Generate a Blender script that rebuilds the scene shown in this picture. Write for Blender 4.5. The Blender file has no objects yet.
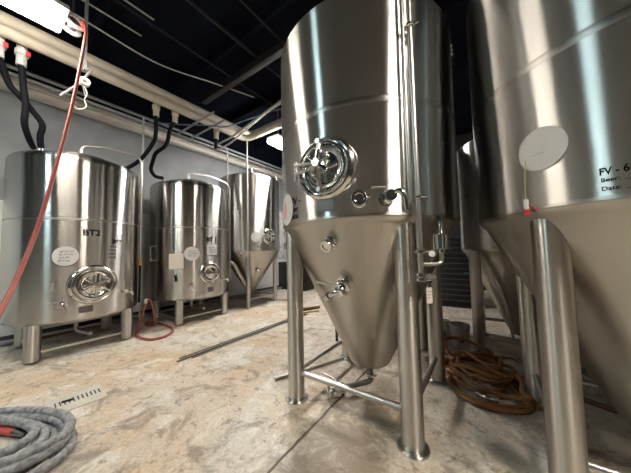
import bpy, bmesh, math, random
from mathutils import Vector, Matrix
random.seed(7)
C = bpy.context.scene.collection
scene = bpy.context.scene
R_ = math.radians

# ------------------------------------------------------------------ camera
cam_data = bpy.data.cameras.new('camera'); cam = bpy.data.objects.new('camera', cam_data); C.objects.link(cam)
YAW, PITCH, ROLL = R_(35.04), R_(3.34), R_(-1.267)
fw = Vector((-math.sin(YAW)*math.cos(PITCH), math.cos(YAW)*math.cos(PITCH), math.sin(PITCH)))
rt = Vector((math.cos(YAW), math.sin(YAW), 0)); up = rt.cross(fw)
r2 = math.cos(ROLL)*rt + math.sin(ROLL)*up; u2 = -math.sin(ROLL)*rt + math.cos(ROLL)*up
m = Matrix((r2, u2, -fw)).transposed().to_4x4(); m.translation = (0, 0, 1.4)
cam.matrix_world = m
cam_data.sensor_fit = 'HORIZONTAL'; cam_data.sensor_width = 36.0; cam_data.lens = 242.27/631*36
cam_data.clip_start = 0.05; cam_data.clip_end = 60
scene.camera = cam

# ------------------------------------------------------------------ world, exposure
w = bpy.data.worlds.new('world'); scene.world = w; w.use_nodes = True
w.node_tree.nodes['Background'].inputs[0].default_value = (0.9, 0.95, 1, 1)
w.node_tree.nodes['Background'].inputs[1].default_value = 0.0
vs = scene.view_settings
vs.view_transform = 'Standard'; vs.look = 'None'; vs.gamma = 1.0; vs.use_curve_mapping = False
vs.exposure = 1.10
# ceiling light fixtures: x, y, length, colour, strength, label
LIGHTS = [
    (-3.88, -0.07, 1.24, (1.0, .90, .76), 27, 'bright ceiling light fixture above the first bright tank, at the upper left'),
    (-4.10, 4.72, 1.24, (1.0, .96, .9), 60, 'small bright ceiling light fixture over the far conical tank'),
    (-3.2, -3.1, 1.24, (.72, .97, 1.0), 52, 'cool white ceiling light fixture near the rear wall'),
    (2.1, .55, 1.24, (1.0, .90, .77), 60, 'warm ceiling light fixture over the right front tank'),
    (-1.6, 8.2, 1.24, (1.0, .95, .88), 5, 'unseen ceiling light added to brighten the far end of the room'),  # unseen lamp, added to lift the back area
]
LZ = 4.3
LZS = (4.12, 4.12, 4.3, 4.3, 4.3); LWS = (1, 1, .45, 1, 1)

# ------------------------------------------------------------------ materials
def nodes_of(name):
    mt = bpy.data.materials.new(name); mt.use_nodes = True
    nt = mt.node_tree; return mt, nt, nt.nodes['Principled BSDF'], nt.links
def plain(name, col, rough=.5, metal=0.0, noise=.12, scale=12.0, spec=None):
    mt, nt, b, L = nodes_of(name)
    b.inputs['Roughness'].default_value = rough; b.inputs['Metallic'].default_value = metal
    if spec is not None: b.inputs['Specular IOR Level'].default_value = spec
    tc = nt.nodes.new('ShaderNodeTexCoord'); nz = nt.nodes.new('ShaderNodeTexNoise')
    nz.inputs['Scale'].default_value = scale; nz.inputs['Detail'].default_value = 5
    L.new(tc.outputs['Object'], nz.inputs['Vector'])
    rp = nt.nodes.new('ShaderNodeValToRGB'); rp.color_ramp.elements[0].position = .3; rp.color_ramp.elements[1].position = .7
    rp.color_ramp.elements[0].color = tuple(c*(1-noise) for c in col)+(1,); rp.color_ramp.elements[1].color = tuple(min(1, c*(1+noise)) for c in col)+(1,)
    L.new(nz.outputs['Fac'], rp.inputs['Fac']); L.new(rp.outputs['Color'], b.inputs['Base Color'])
    return mt
def steel(name, col, rough, aniso, stretch=(1, 1, 1), bump=.0, bscale=2.6, bst=(1, 1, .25)):
    """round brushed steel: the grain runs round the Z axis, so highlights stretch along Z"""
    mt, nt, b, L = nodes_of(name)
    tc = nt.nodes.new('ShaderNodeTexCoord')
    def noise(scale, detail, st):
        mp = nt.nodes.new('ShaderNodeMapping'); mp.inputs['Scale'].default_value = st
        nz = nt.nodes.new('ShaderNodeTexNoise'); nz.inputs['Scale'].default_value = scale; nz.inputs['Detail'].default_value = detail
        L.new(tc.outputs['Object'], mp.inputs['Vector']); L.new(mp.outputs['Vector'], nz.inputs['Vector']); return nz.outputs['Fac']
    def rng(f, lo, hi):
        mr = nt.nodes.new('ShaderNodeMapRange'); mr.inputs['From Min'].default_value = .3; mr.inputs['From Max'].default_value = .7
        mr.inputs['To Min'].default_value = lo; mr.inputs['To Max'].default_value = hi; L.new(f, mr.inputs['Value']); return mr.outputs['Result']
    rg = rng(noise(9, 6, stretch), rough*.93, rough*1.07)
    if aniso > 0:
        g = nt.nodes.new('ShaderNodeBsdfAnisotropic'); tg = nt.nodes.new('ShaderNodeTangent'); tg.direction_type = 'RADIAL'; tg.axis = 'Z'
        L.new(tg.outputs['Tangent'], g.inputs['Tangent']); g.inputs['Color'].default_value = tuple(col)+(1,)
        g.inputs['Anisotropy'].default_value = aniso; L.new(rg, g.inputs['Roughness'])
        out = nt.nodes['Material Output']; L.new(g.outputs[0], out.inputs['Surface']); nt.nodes.remove(b); b = g
    else:
        b.inputs['Base Color'].default_value = tuple(col)+(1,); b.inputs['Metallic'].default_value = 1.0; L.new(rg, b.inputs['Roughness'])
    if bump:
        bp = nt.nodes.new('ShaderNodeBump'); bp.inputs['Strength'].default_value = bump; bp.inputs['Distance'].default_value = .01
        L.new(noise(bscale, 1.5, bst), bp.inputs['Height']); L.new(bp.outputs['Normal'], b.inputs['Normal'])
    return mt
def emit(name, col, s):
    mt, nt, b, L = nodes_of(name)
    b.inputs['Base Color'].default_value = tuple(col)+(1,)
    b.inputs['Emission Color'].default_value = tuple(col)+(1,); b.inputs['Emission Strength'].default_value = s
    return mt
M = {}
M['steel'] = steel('brushed_steel', (.585, .58, .57), .31, .80, stretch=(1, 1, .15), bump=.06)
M['bsteel'] = steel('rolled_steel', (.58, .57, .555), .24, .75, stretch=(1, 1, .1), bump=.30, bscale=4.5, bst=(1, 1, .06))
M['cone'] = steel('cone_steel', (.51, .485, .44), .34, .5)
M['leg'] = steel('leg_steel', (.60, .58, .55), .36, .6, stretch=(1, 1, .2))
M['weld'] = steel('weld_steel', (.50, .485, .46), .36, .6)
M['fit'] = steel('fitting_steel', (.70, .69, .67), .16, 0)
M['rod'] = steel('rod_steel', (.60, .585, .56), .36, 0)
M['dark_steel'] = steel('dark_steel', (.22, .21, .2), .45, 0)
M['sticker'] = plain('white_sticker', (.74, .72, .71), .55, noise=.03)
M['paper'] = plain('cream_paper', (.75, .68, .60), .7, noise=.05)
M['pink'] = plain('pink_print', (.85, .42, .38), .6)
M['ink'] = plain('black_ink', (.006, .006, .007), .7, spec=.08)
M['greyink'] = plain('grey_ink', (.12, .12, .15), .7, spec=.1)
M['rubber'] = plain('black_rubber', (.006, .0065, .010), .7, spec=.12)
M['redhose'] = plain('red_hose', (.34, .060, .040), .45, noise=.15)
M['darkred'] = plain('wine_red_hose', (.32, .085, .075), .5, noise=.2)
M['greyhose'] = plain('grey_hose', (.27, .275, .29), .75, noise=.5, scale=32)
M['orangehose'] = plain('orange_brown_hose', (.30, .125, .04), .42, noise=.25, scale=6)
M['deepred'] = plain('deep_red_hose', (.15, .045, .04), .55)
M['red'] = plain('red_plastic', (.62, .04, .05), .4)
M['redfoam'] = plain('red_grip', (.55, .09, .07), .6)
M['creampipe'] = plain('cream_pipe', (.50, .45, .37), .55, noise=.10, scale=5)
M['creamtrim'] = plain('cream_trim', (.78, .74, .66), .6, noise=.08, scale=5)
M['conduit'] = plain('grey_conduit', (.30, .31, .33), .5, metal=.3)
M['dimconduit'] = plain('dark_conduit', (.014, .0155, .020), .6, spec=.2)
M['paleconduit'] = plain('pale_conduit', (.40, .39, .37), .5)
M['bluehose'] = plain('blue_airline', (.10, .16, .26), .5)
M['blackceil'] = plain('black_ceiling_paint', (.0035, .005, .0105), .9, noise=.3, scale=3, spec=.1)
M['blackwall'] = plain('dark_wall_paint', (.018, .018, .02), .85, noise=.3, scale=2)
M['rearwall'] = plain('rear_wall_paint', (.05, .05, .052), .85, noise=.2, scale=2)
M['black'] = plain('black_plastic', (.014, .014, .015), .5)
M['bucket'] = plain('white_bucket_plastic', (.55, .54, .51), .5)
M['teal'] = plain('teal_plastic', (.02, .25, .22), .5)
M['wood'] = plain('wood_board', (.36, .22, .11), .7)
M['yellow'] = plain('yellow_plastic', (.60, .42, .10), .5)
M['carton'] = plain('brown_carton', (.28, .19, .11), .8)
M['whitecloth'] = plain('white_wrap', (.62, .62, .62), .8, noise=.25, scale=14)
M['housing'] = plain('white_enamel', (.55, .55, .56), .5)
M['grate'] = plain('beige_grate', (.55, .52, .46), .6, noise=.12, scale=30)
M['brass'] = plain('yellow_cord', (.55, .52, .12), .6)
M['black_steel'] = plain('black_steel', (.03, .028, .026), .5, metal=.4)
M['trayrim'] = plain('dark_grey_plastic', (.07, .075, .08), .4)
M['glassface'] = plain('gauge_face', (.75, .75, .73), .25)

def wall_mat(name, col, hi):
    mt, nt, b, L = nodes_of(name)
    b.inputs['Roughness'].default_value = .75
    tc = nt.nodes.new('ShaderNodeTexCoord'); nz = nt.nodes.new('ShaderNodeTexNoise'); nz.inputs['Scale'].default_value = 1.6; nz.inputs['Detail'].default_value = 8
    L.new(tc.outputs['Object'], nz.inputs['Vector'])
    rp = nt.nodes.new('ShaderNodeValToRGB'); rp.color_ramp.elements[0].position = .3; rp.color_ramp.elements[1].position = .7
    rp.color_ramp.elements[0].color = tuple(c*.88 for c in col)+(1,); rp.color_ramp.elements[1].color = tuple(hi)+(1,)
    L.new(nz.outputs['Fac'], rp.inputs['Fac'])
    sx = nt.nodes.new('ShaderNodeSeparateXYZ'); L.new(tc.outputs['Object'], sx.inputs[0])
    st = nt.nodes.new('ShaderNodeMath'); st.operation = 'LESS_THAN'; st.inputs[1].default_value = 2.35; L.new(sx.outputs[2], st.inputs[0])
    mx = nt.nodes.new('ShaderNodeMix'); mx.data_type = 'RGBA'; mx.inputs[7].default_value = (.78, .79, .80, 1)  # paler lower wall: the brighter light there is put into the colour
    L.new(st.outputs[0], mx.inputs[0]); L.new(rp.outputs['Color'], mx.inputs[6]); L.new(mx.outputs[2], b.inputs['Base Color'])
    return mt
M['wall'] = wall_mat('grey_wall_paint_lit_low', (.26, .27, .29), (.33, .34, .355))

def floor_material():
    mt, nt, b, L = nodes_of('stained_concrete')
    N = nt.nodes.new
    tc = N('ShaderNodeTexCoord')
    def noise(scale, detail=8, rough=.6, dist=0, stretch=None):
        n = N('ShaderNodeTexNoise'); n.inputs['Scale'].default_value = scale; n.inputs['Detail'].default_value = detail
        n.inputs['Roughness'].default_value = rough; n.inputs['Distortion'].default_value = dist
        if stretch:
            mp = N('ShaderNodeMapping'); mp.inputs['Scale'].default_value = stretch; mp.inputs['Location'].default_value = (scale, scale*.7, 0)
            L.new(tc.outputs['Object'], mp.inputs['Vector']); L.new(mp.outputs['Vector'], n.inputs['Vector'])
        else: L.new(tc.outputs['Object'], n.inputs['Vector'])
        return n.outputs['Fac']
    def ramp(fac, *stops):
        r = N('ShaderNodeValToRGB'); e = r.color_ramp.elements
        while len(e) < len(stops): e.new(.5)
        for el, (p, c) in zip(e, stops): el.position = p; el.color = (c if isinstance(c, tuple) else (c, c, c))+(1,)
        L.new(fac, r.inputs['Fac']); return r.outputs['Color']
    def mix(fac, a, bb, mode='MIX'):
        x = N('ShaderNodeMix'); x.data_type = 'RGBA'; x.blend_type = mode
        if isinstance(fac, float): x.inputs[0].default_value = fac
        else: L.new(fac, x.inputs[0])
        for s, v in ((x.inputs[6], a), (x.inputs[7], bb)):
            if isinstance(v, tuple): s.default_value = v+(1,)
            else: L.new(v, s)
        return x.outputs[2]
    def math_(op, a, bb=None):
        x = N('ShaderNodeMath'); x.operation = op
        for s, v in zip(x.inputs, (a, bb)):
            if v is None: continue
            if isinstance(v, (int, float)): s.default_value = v
            else: L.new(v, s)
        return x.outputs[0]
    base = ramp(noise(.75, 6, .55, .6), (.32, (.56, .43, .31)), (.47, (.60, .52, .42)), (.60, (.62, .575, .50)), (.72, (.63, .605, .56)))
    tan = ramp(noise(.55, 5, .6, 1.0, (1.2, .7, 1)), (.50, 0.), (.64, .75))
    col = mix(tan, base, (.58, .41, .26))
    pale = ramp(noise(3.2, 12, .75, .8, (1, .6, 1)), (.50, 0.), (.60, .75))
    col = mix(pale, col, (.74, .715, .665))
    dark = ramp(noise(1.7, 12, .72, 1.4, (.9, 1.3, 1)), (.52, 0.), (.62, .78))
    col = mix(dark, col, (.25, .205, .16))
    spk = ramp(noise(8, 14, .8, .5), (.54, 0.), (.60, .75))
    col = mix(spk, col, (.20, .165, .125))
    fine = ramp(noise(38, 6, .7), (.3, .78), (.7, 1.16))
    col = mix(1.0, col, fine, 'MULTIPLY')
    # big damp stain along the saw cut under the central tank
    sx0 = N('ShaderNodeSeparateXYZ'); L.new(tc.outputs['Object'], sx0.inputs[0])
    du = math_('MULTIPLY', math_('SUBTRACT', sx0.outputs[0], -.93), 1/.42); dv = math_('MULTIPLY', math_('SUBTRACT', sx0.outputs[1], 1.55), 1/.95)
    rr = math_('ADD', math_('MULTIPLY', du, du), math_('MULTIPLY', dv, dv))
    rr = math_('ADD', rr, math_('MULTIPLY', math_('SUBTRACT', noise(4.5, 14, .78, .8), .5), 4.6))
    col = mix(ramp(rr, (.1, .80), (.85, 0.)), col, (.23, .185, .14))
    # hairline cracks
    vo = N('ShaderNodeTexVoronoi'); vo.feature = 'DISTANCE_TO_EDGE'; vo.inputs['Scale'].default_value = .8
    nv = N('ShaderNodeTexNoise'); nv.inputs['Scale'].default_value = 3; nv.inputs['Detail'].default_value = 6
    L.new(tc.outputs['Object'], nv.inputs['Vector'])
    ad = N('ShaderNodeVectorMath'); ad.operation = 'MULTIPLY_ADD'; ad.inputs[1].default_value = (.5, .5, 0)
    L.new(nv.outputs['Color'], ad.inputs[0]); L.new(tc.outputs['Object'], ad.inputs[2]); L.new(ad.outputs[0], vo.inputs['Vector'])
    cr = ramp(vo.outputs['Distance'], (0., .55), (.008, 0.))
    crm = ramp(noise(1.1, 4, .5, 0, (1.1, 1, 1)), (.5, 0.), (.6, 1.))
    col = mix(math_('MULTIPLY', cr, crm), col, (.16, .125, .09))
    # saw-cut joints along the room
    sx = N('ShaderNodeSeparateXYZ'); L.new(tc.outputs['Object'], sx.inputs[0])
    wob = math_('MULTIPLY', math_('SUBTRACT', noise(5, 6, .6), .5), .035)
    for jx, wd, st in ((-1.205, .011, .9), (-5.9, .01, .6)):
        dx = math_('ABSOLUTE', math_('SUBTRACT', math_('ADD', sx.outputs[0], wob), jx))
        ln = math_('LESS_THAN', dx, wd)
        halo = ramp(dx, (0., .45), (.09, 0.))
        col = mix(math_('MULTIPLY', halo, ramp(noise(3, 6, .6), (.4, 0.), (.6, 1.))), col, (.27, .21, .15))
        col = mix(math_('MULTIPLY', ln, st), col, (.06, .045, .03))
    L.new(col, b.inputs['Base Color'])
    rg = ramp(noise(2.2, 8, .65, .6), (.35, .38), (.68, .66))
    L.new(rg, b.inputs['Roughness']); b.inputs['Specular IOR Level'].default_value = .35
    bp = N('ShaderNodeBump'); bp.inputs['Strength'].default_value = .25; bp.inputs['Distance'].default_value = .01
    L.new(noise(18, 10, .65), bp.inputs['Height']); L.new(bp.outputs['Normal'], b.inputs['Normal'])
    return mt
M['floor'] = floor_material()

# ------------------------------------------------------------------ mesh helpers
def link(name, bm, mat, parent=None, smooth=True, angle=40):
    me = bpy.data.meshes.new(name); bmesh.ops.recalc_face_normals(bm, faces=bm.faces)
    bm.to_mesh(me); bm.free(); me.materials.append(mat)
    if smooth:
        me.shade_smooth(); me.set_sharp_from_angle(angle=R_(angle))
    o = bpy.data.objects.new(name, me); C.objects.link(o)
    if parent: o.parent = parent
    return o
def thing(name, label, cat, loc=(0, 0, 0), group=None):
    o = bpy.data.objects.new(name, None); C.objects.link(o); o.location = loc; o.empty_display_size = .1
    o['label'] = label; o['category'] = cat
    if group: o['group'] = group
    return o
def tag(o, label, cat, group=None):
    o['label'] = label; o['category'] = cat
    if group: o['group'] = group
    return o
def struct(o): o['kind'] = 'structure'; return o
def BM(): return bmesh.new()
def box(bm, x0, x1, y0, y1, z0, z1, mat=None, bevel=0):
    r = bmesh.ops.create_cube(bm, size=1.0)
    vsx = r['verts']
    bmesh.ops.scale(bm, vec=(x1-x0, y1-y0, z1-z0), verts=vsx)
    bmesh.ops.translate(bm, vec=((x0+x1)/2, (y0+y1)/2, (z0+z1)/2), verts=vsx)
    if bevel:
        es = list({e for v in vsx for e in v.link_edges})
        g = bmesh.ops.bevel(bm, geom=es, offset=bevel, segments=2, profile=.5, affect='EDGES')
        vsx = list({v for f in g['faces'] for v in f.verts} | {v for v in vsx if v.is_valid})
    if mat is not None: bmesh.ops.transform(bm, matrix=mat, verts=vsx)
    return bm
def lathe(bm, prof, seg=64, mat=None):
    rings = []
    for r, z in prof:
        if r < 1e-6: rings.append([bm.verts.new((0, 0, z))])
        else: rings.append([bm.verts.new((r*math.cos(2*math.pi*k/seg), r*math.sin(2*math.pi*k/seg), z)) for k in range(seg)])
    for a, b in zip(rings, rings[1:]):
        for k in range(seg):
            k2 = (k+1) % seg
            if len(a) == 1 and len(b) == 1: continue
            if len(a) == 1: bm.faces.new((a[0], b[k], b[k2]))
            elif len(b) == 1: bm.faces.new((a[k], b[0], a[k2]))
            else: bm.faces.new((a[k], b[k], b[k2], a[k2]))
    if mat is not None: bmesh.ops.transform(bm, matrix=mat, verts=[v for r in rings for v in r])
    return bm
def cyl(bm, p0, p1, r, seg=16, r1=None):
    p0, p1 = Vector(p0), Vector(p1); d = p1-p0; q = d.to_track_quat('Z', 'Y').to_matrix().to_4x4(); q.translation = p0
    r1 = r if r1 is None else r1
    lathe(bm, [(0, 0), (r, 0), (r1, d.length), (0, d.length)], seg, q); return bm
def crom(pts, n=8, closed=False):
    P = [Vector(p) for p in pts]; out = []
    for i in range(len(P)-1):
        a, b, c, d = P[max(i-1, 0)], P[i], P[i+1], P[min(i+2, len(P)-1)]
        for k in range(n):
            t = k/n
            out.append(.5*((2*b)+(c-a)*t+(2*a-5*b+4*c-d)*t*t+(3*b-a-3*c+d)*t**3))
    out.append(P[-1]); return out
def tube(bm, pts, r, seg=10, radii=None, caps=True):
    P = [Vector(p) for p in pts]
    Q = [P[0]]
    for p in P[1:]:
        if (p-Q[-1]).length > 1e-5: Q.append(p)
    P = Q; n = len(P)
    T = [(P[min(i+1, n-1)]-P[max(i-1, 0)]).normalized() for i in range(n)]
    ref = Vector((0, 0, 1)) if abs(T[0].z) < .9 else Vector((1, 0, 0))
    N = (ref-T[0]*ref.dot(T[0])).normalized(); rings = []
    for i in range(n):
        N = (N-T[i]*N.dot(T[i])).normalized(); B = T[i].cross(N); rr = radii[i] if radii else r
        rings.append([bm.verts.new(P[i]+rr*(N*math.cos(2*math.pi*k/seg)+B*math.sin(2*math.pi*k/seg))) for k in range(seg)])
    for a, b in zip(rings, rings[1:]):
        for k in range(seg): bm.faces.new((a[k], a[(k+1) % seg], b[(k+1) % seg], b[k]))
    if caps: bm.faces.new(rings[0][::-1]); bm.faces.new(rings[-1])
    return bm
def bent(pts, rad=.05, n=5):
    """polyline with rounded corners"""
    P = [Vector(p) for p in pts]; out = [P[0]]
    for i in range(1, len(P)-1):
        a = (P[i-1]-P[i]); b = (P[i+1]-P[i]); ra = min(rad, a.length*.45, b.length*.45)
        s, e = P[i]+a.normalized()*ra, P[i]+b.normalized()*ra
        for k in range(n+1):
            t = k/n; out.append((1-t)**2*s+2*t*(1-t)*P[i]+t*t*e)
    out.append(P[-1]); return out
def frame(az, z, R, tilt=0):
    """matrix on a round tank: x to the viewer's right, y up, z straight out of the wall (tilt = downward, for cones)"""
    a = R_(az); n = Vector((math.cos(a)*math.cos(tilt), math.sin(a)*math.cos(tilt), -math.sin(tilt)))
    u = Vector((math.cos(a)*math.sin(tilt), math.sin(a)*math.sin(tilt), math.cos(tilt)))
    x = u.cross(n); mm = Matrix((x, u, n)).transposed().to_4x4(); mm.translation = (R*math.cos(a), R*math.sin(a), z); return mm
def wrap(bm, az, z, R):
    a0 = R_(az)
    for v in bm.verts:
        a = a0+v.co.x/R; r = R+v.co.z; zz = z+v.co.y
        v.co = (r*math.cos(a), r*math.sin(a), zz)
    return bm
def disc_bm(r, t=.003, seg=40):
    bm = BM(); rings = [[bm.verts.new((rr*math.cos(2*math.pi*k/seg), rr*math.sin(2*math.pi*k/seg), t)) for k in range(seg)] for rr in (r*.25, r*.5, r*.75, r)]
    rim = [bm.verts.new((v.co.x, v.co.y, 0)) for v in rings[-1]]
    bm.faces.new(rings[0]); rings.append(rim)
    for a, b in zip(rings, rings[1:]):
        for k in range(seg): bm.faces.new((a[k], b[k], b[(k+1) % seg], a[(k+1) % seg]))
    return bm
def plate_bm(w_, h_, t=.003, n=8):
    bm = BM(); rows = []
    for j, (y, zz) in enumerate(((-h_/2, 0), (-h_/2, t), (h_/2, t), (h_/2, 0))):
        rows.append([bm.verts.new((-w_/2+w_*k/n, y, zz)) for k in range(n+1)])
    for a, b in zip(rows, rows[1:]):
        for k in range(n): bm.faces.new((a[k], a[k+1], b[k+1], b[k]))
    bm.faces.new([r[0] for r in rows]); bm.faces.new([r[-1] for r in rows][::-1])
    return bm
def text_bm(s, size, bold=0.0, align='CENTER'):
    cu = bpy.data.curves.new('lettering', 'FONT'); cu.body = s; cu.size = size; cu.align_x = align; cu.align_y = 'CENTER'; cu.offset = bold; cu.resolution_u = 3
    to = bpy.data.objects.new('lettering', cu); C.objects.link(to)
    bpy.context.view_layer.update(); dg = bpy.context.evaluated_depsgraph_get()
    me = bpy.data.meshes.new_from_object(to.evaluated_get(dg)); bm = BM(); bm.from_mesh(me)
    bpy.data.objects.remove(to); bpy.data.curves.remove(cu); bpy.data.meshes.remove(me)
    return bm
def narrow(bm, k):
    for v in bm.verts: v.co.x *= k
    return bm
def merge(dst, src, mat=None):
    me = bpy.data.meshes.new('t'); src.to_mesh(me); src.free()
    n0 = len(dst.verts); dst.from_mesh(me); bpy.data.meshes.remove(me)
    if mat is not None:
        dst.verts.ensure_lookup_table(); bmesh.ops.transform(dst, matrix=mat, verts=list(dst.verts)[n0:])
    return dst
def scribble(w_, h_, lines=4, seed=1):
    """handwriting too small to read: short wavy pen strokes"""
    rnd = random.Random(seed); bm = BM()
    for k in range(lines):
        y = h_/2-h_*(k+.5)/lines; x = -w_/2*rnd.uniform(.5, 1); xe = w_/2*rnd.uniform(.4, 1)
        while x < xe:
            L = rnd.uniform(.15, .3)*w_; pts = []; n = 9
            for i in range(n): pts.append((x+L*i/n, y+rnd.uniform(-.3, .3)*h_/lines, .0035))
            tube(bm, crom(pts, 3), .0022, 4); x += L*1.15
    return bm

# ------------------------------------------------------------------ tank parts
def manway(root, az, z, R, r, spokes, name='manway', yoke=True, rot=0, squash=1.0, sl=.60):
    F = frame(az, z, R) @ Matrix.Diagonal((squash, 1, 1, 1))
    dz = R-math.sqrt(max(R*R-r*r, 0))
    bm = BM()
    lathe(bm, [(r*1.06, -dz-.03), (r*1.05, -.01), (r*1.0, .012), (r*.93, .024), (r*.86, .018), (r*.83, .03), (r*.80, .045), (r*.74, .047), (r*.71, .035), (r*.70, -.01), (0, -.012)], 56, F)
    mw = link(name, bm, M['fit'], root)
    bm = BM(); lathe(bm, [(r*.69, .0), (r*.69, .032), (r*.66, .040), (r*.58, .036), (r*.50, .020), (r*.3, .030), (0, .038)], 48, F)
    link('manway_door', bm, M['fit'], mw)
    if yoke:
        bm = BM()
        tube(bm, [F @ Vector((-.012, -r*.78, .065)), F @ Vector((-.012, -r*.2, .10)), F @ Vector((-.012, r*.2, .10)), F @ Vector((-.012, r*.78, .065))], .016, 10)
        for s in (-1, 1): cyl(bm, F @ Vector((-.012, s*r*.76, .0)), F @ Vector((-.012, s*r*.76, .095)), .018)
        link('yoke_bar', bm, M['rod'], mw)
        bm = BM()
        for s in (-.035, .035):
            tube(bm, bent([F @ Vector((-r*1.02, s, .02)), F @ Vector((-r*.98, s, .085)), F @ Vector((-r*.3, s*.6, .10)), F @ Vector((0, 0, .10))], .03), .011, 8)
        cyl(bm, F @ Vector((-r*1.0, -.075, .05)), F @ Vector((-r*1.0, .075, .05)), .016)
        link('hinge', bm, M['rod'], mw)
    bm = BM(); cyl(bm, F @ Vector((0, 0, .03)), F @ Vector((0, 0, .15)), .014); cyl(bm, F @ Vector((0, 0, .115)), F @ Vector((0, 0, .15)), .028)
    for k in range(spokes):
        a = R_(rot)+2*math.pi*k/spokes; L = r*sl
        tube(bm, [F @ Vector((0, 0, .132)), F @ Vector((L*math.cos(a), L*math.sin(a), .122))], .0125, 8)
        lathe(bm, [(0, -.014), (.012, -.008), (.014, 0), (.012, .008), (0, .014)], 10, Matrix.Translation(F @ Vector((L*math.cos(a), L*math.sin(a), .122))))
    link('hand_wheel', bm, M['fit'], mw)
    return mw
def port(root, az, z, R, r=.045, tilt=0, name='sight_port', depth=.06):
    F = frame(az, z, R, tilt); bm = BM()
    lathe(bm, [(r*1.25, -.03), (r*1.2, .006), (r*.9, .012), (r*.82, .02), (r*.82, depth*.5), (r*1.12, depth*.55), (r*1.15, depth*.8), (r*1.0, depth), (r*.7, depth), (r*.6, depth*.85), (0, depth*.85)], 28, F)
    cyl(bm, F @ Vector((r*1.0, 0, depth*.65)), F @ Vector((r*1.55, r*.2, depth*.7)), .009, 8)
    return link(name, bm, M['fit'], root)
def sample_valve(root, az, z, R, tilt=0, s=1.0, bend=1):
    F = frame(az, z, R, tilt) @ Matrix.Scale(s, 4); bm = BM()
    lathe(bm, [(.05, -.03), (.05, .008), (.03, .012), (.028, .05), (.042, .055), (.042, .072), (.028, .078), (.028, .12), (.036, .125), (.036, .15), (0, .15)], 20, F)
    o = link('sample_valve', bm, M['fit'], root)
    bm = BM(); tube(bm, bent([F @ Vector((0, 0, .12)), F @ Vector((.05*bend, .035, .15)), F @ Vector((.085*bend, -.02, .16)), F @ Vector((.09*bend, -.10, .16))], .05), .018, 12)
    link('spout', bm, M['fit'], o)
    bm = BM(); tube(bm, [F @ Vector((0, .02, .10)), F @ Vector((-.03, .06, .11)), F @ Vector((-.12, .055, .12))], .008, 8)
    link('valve_handle', bm, M['rod'], o)
    return o
def leg_set(root, s, r, ztop, foot=True, splay=0):
    for sx, sy in ((-1, -1), (1, -1), (-1, 1), (1, 1)):
        x, y = sx*s/2, sy*s/2
        bm = BM(); lathe(bm, [(0, .02), (r*.9, .02), (r, .028), (r, ztop), (0, ztop)], 28, Matrix.Translation((x, y, 0)))
        lg = link('leg', bm, M['leg'], root)
        if foot:
            bm = BM(); lathe(bm, [(0, 0), (r*1.42, 0), (r*1.42, .012), (r*1.35, .018), (r*.95, .02), (r*.95, .03), (0, .03)], 28, Matrix.Translation((x, y, 0)))
            link('foot_plate', bm, M['leg'], lg)
def stretchers(root, s, r, z, rr):
    h = s/2
    for a, b in (((-h, -h), (h, -h)), ((-h, h), (h, h)), ((-h, -h), (-h, h)), ((h, -h), (h, h))):
        bm = BM(); A = Vector((*a, z)); B = Vector((*b, z)); d = (B-A).normalized()*r*.8
        tube(bm, [A+d, B-d], rr, 14); link('stretcher', bm, M['rod'], root)
def seam(root, R, z, wd=.016):
    bm = BM(); lathe(bm, [(R-.004, z-wd), (R+.0006, z-wd*.8), (R+.0012, z), (R+.0006, z+wd*.8), (R-.004, z+wd)], 96)
    link('weld_seam', bm, M['weld'], root)
def conical_tank(label, ctr, R, zweld, ztop, ztip, rtip, s, lr, seams, group=None, rail=.25, legtop=None, feet=True, name='conical_fermenter'):
    root = thing(name, label, 'tank', (ctr[0], ctr[1], 0), group)
    bm = BM(); rs = .06
    prof = [(R, zweld-.002), (R, ztop-rs)]
    for k in range(1, 7): a = k/6*math.pi/2; prof.append((R-rs+rs*math.cos(a), ztop-rs+rs*math.sin(a)))
    for k in range(1, 8): t = k/7; prof.append(((R-rs)*(1-t), ztop+.22*math.sin(t*math.pi/2)))
    lathe(bm, prof, 96); link('tank_shell', bm, M['steel'], root)
    bm = BM()
    prof = [(R-.002, zweld)]
    for k in range(1, 5): t = k/4; prof.append((R-.06*t*t*.6-.012*t, zweld-.07*t))
    zz, r0 = zweld-.07, prof[-1][0]
    for k in range(1, 13): t = k/12; prof.append((r0+(rtip-r0)*t, zz+(ztip+.03-zz)*t))
    prof += [(rtip*.93, ztip+.012), (rtip*.8, ztip), (0, ztip-.01)]
    lathe(bm, prof, 96); link('cone', bm, M['cone'], root)
    seam(root, R, zweld, .012)
    for z in seams: seam(root, R, z, .028)
    leg_set(root, s, lr, (legtop or zweld-.03), feet)
    stretchers(root, s, lr, rail, .024)
    root['cone_top'] = zz; root['cone_r'] = r0; root['tip'] = (ztip, rtip)
    return root
def cone_at(root, z):
    zz, r0 = root['cone_top'], root['cone_r']; ztip, rtip = root['tip']
    return r0+(rtip-r0)*(zz-z)/(zz-ztip), math.atan2(r0-rtip, zz-ztip)
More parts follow.
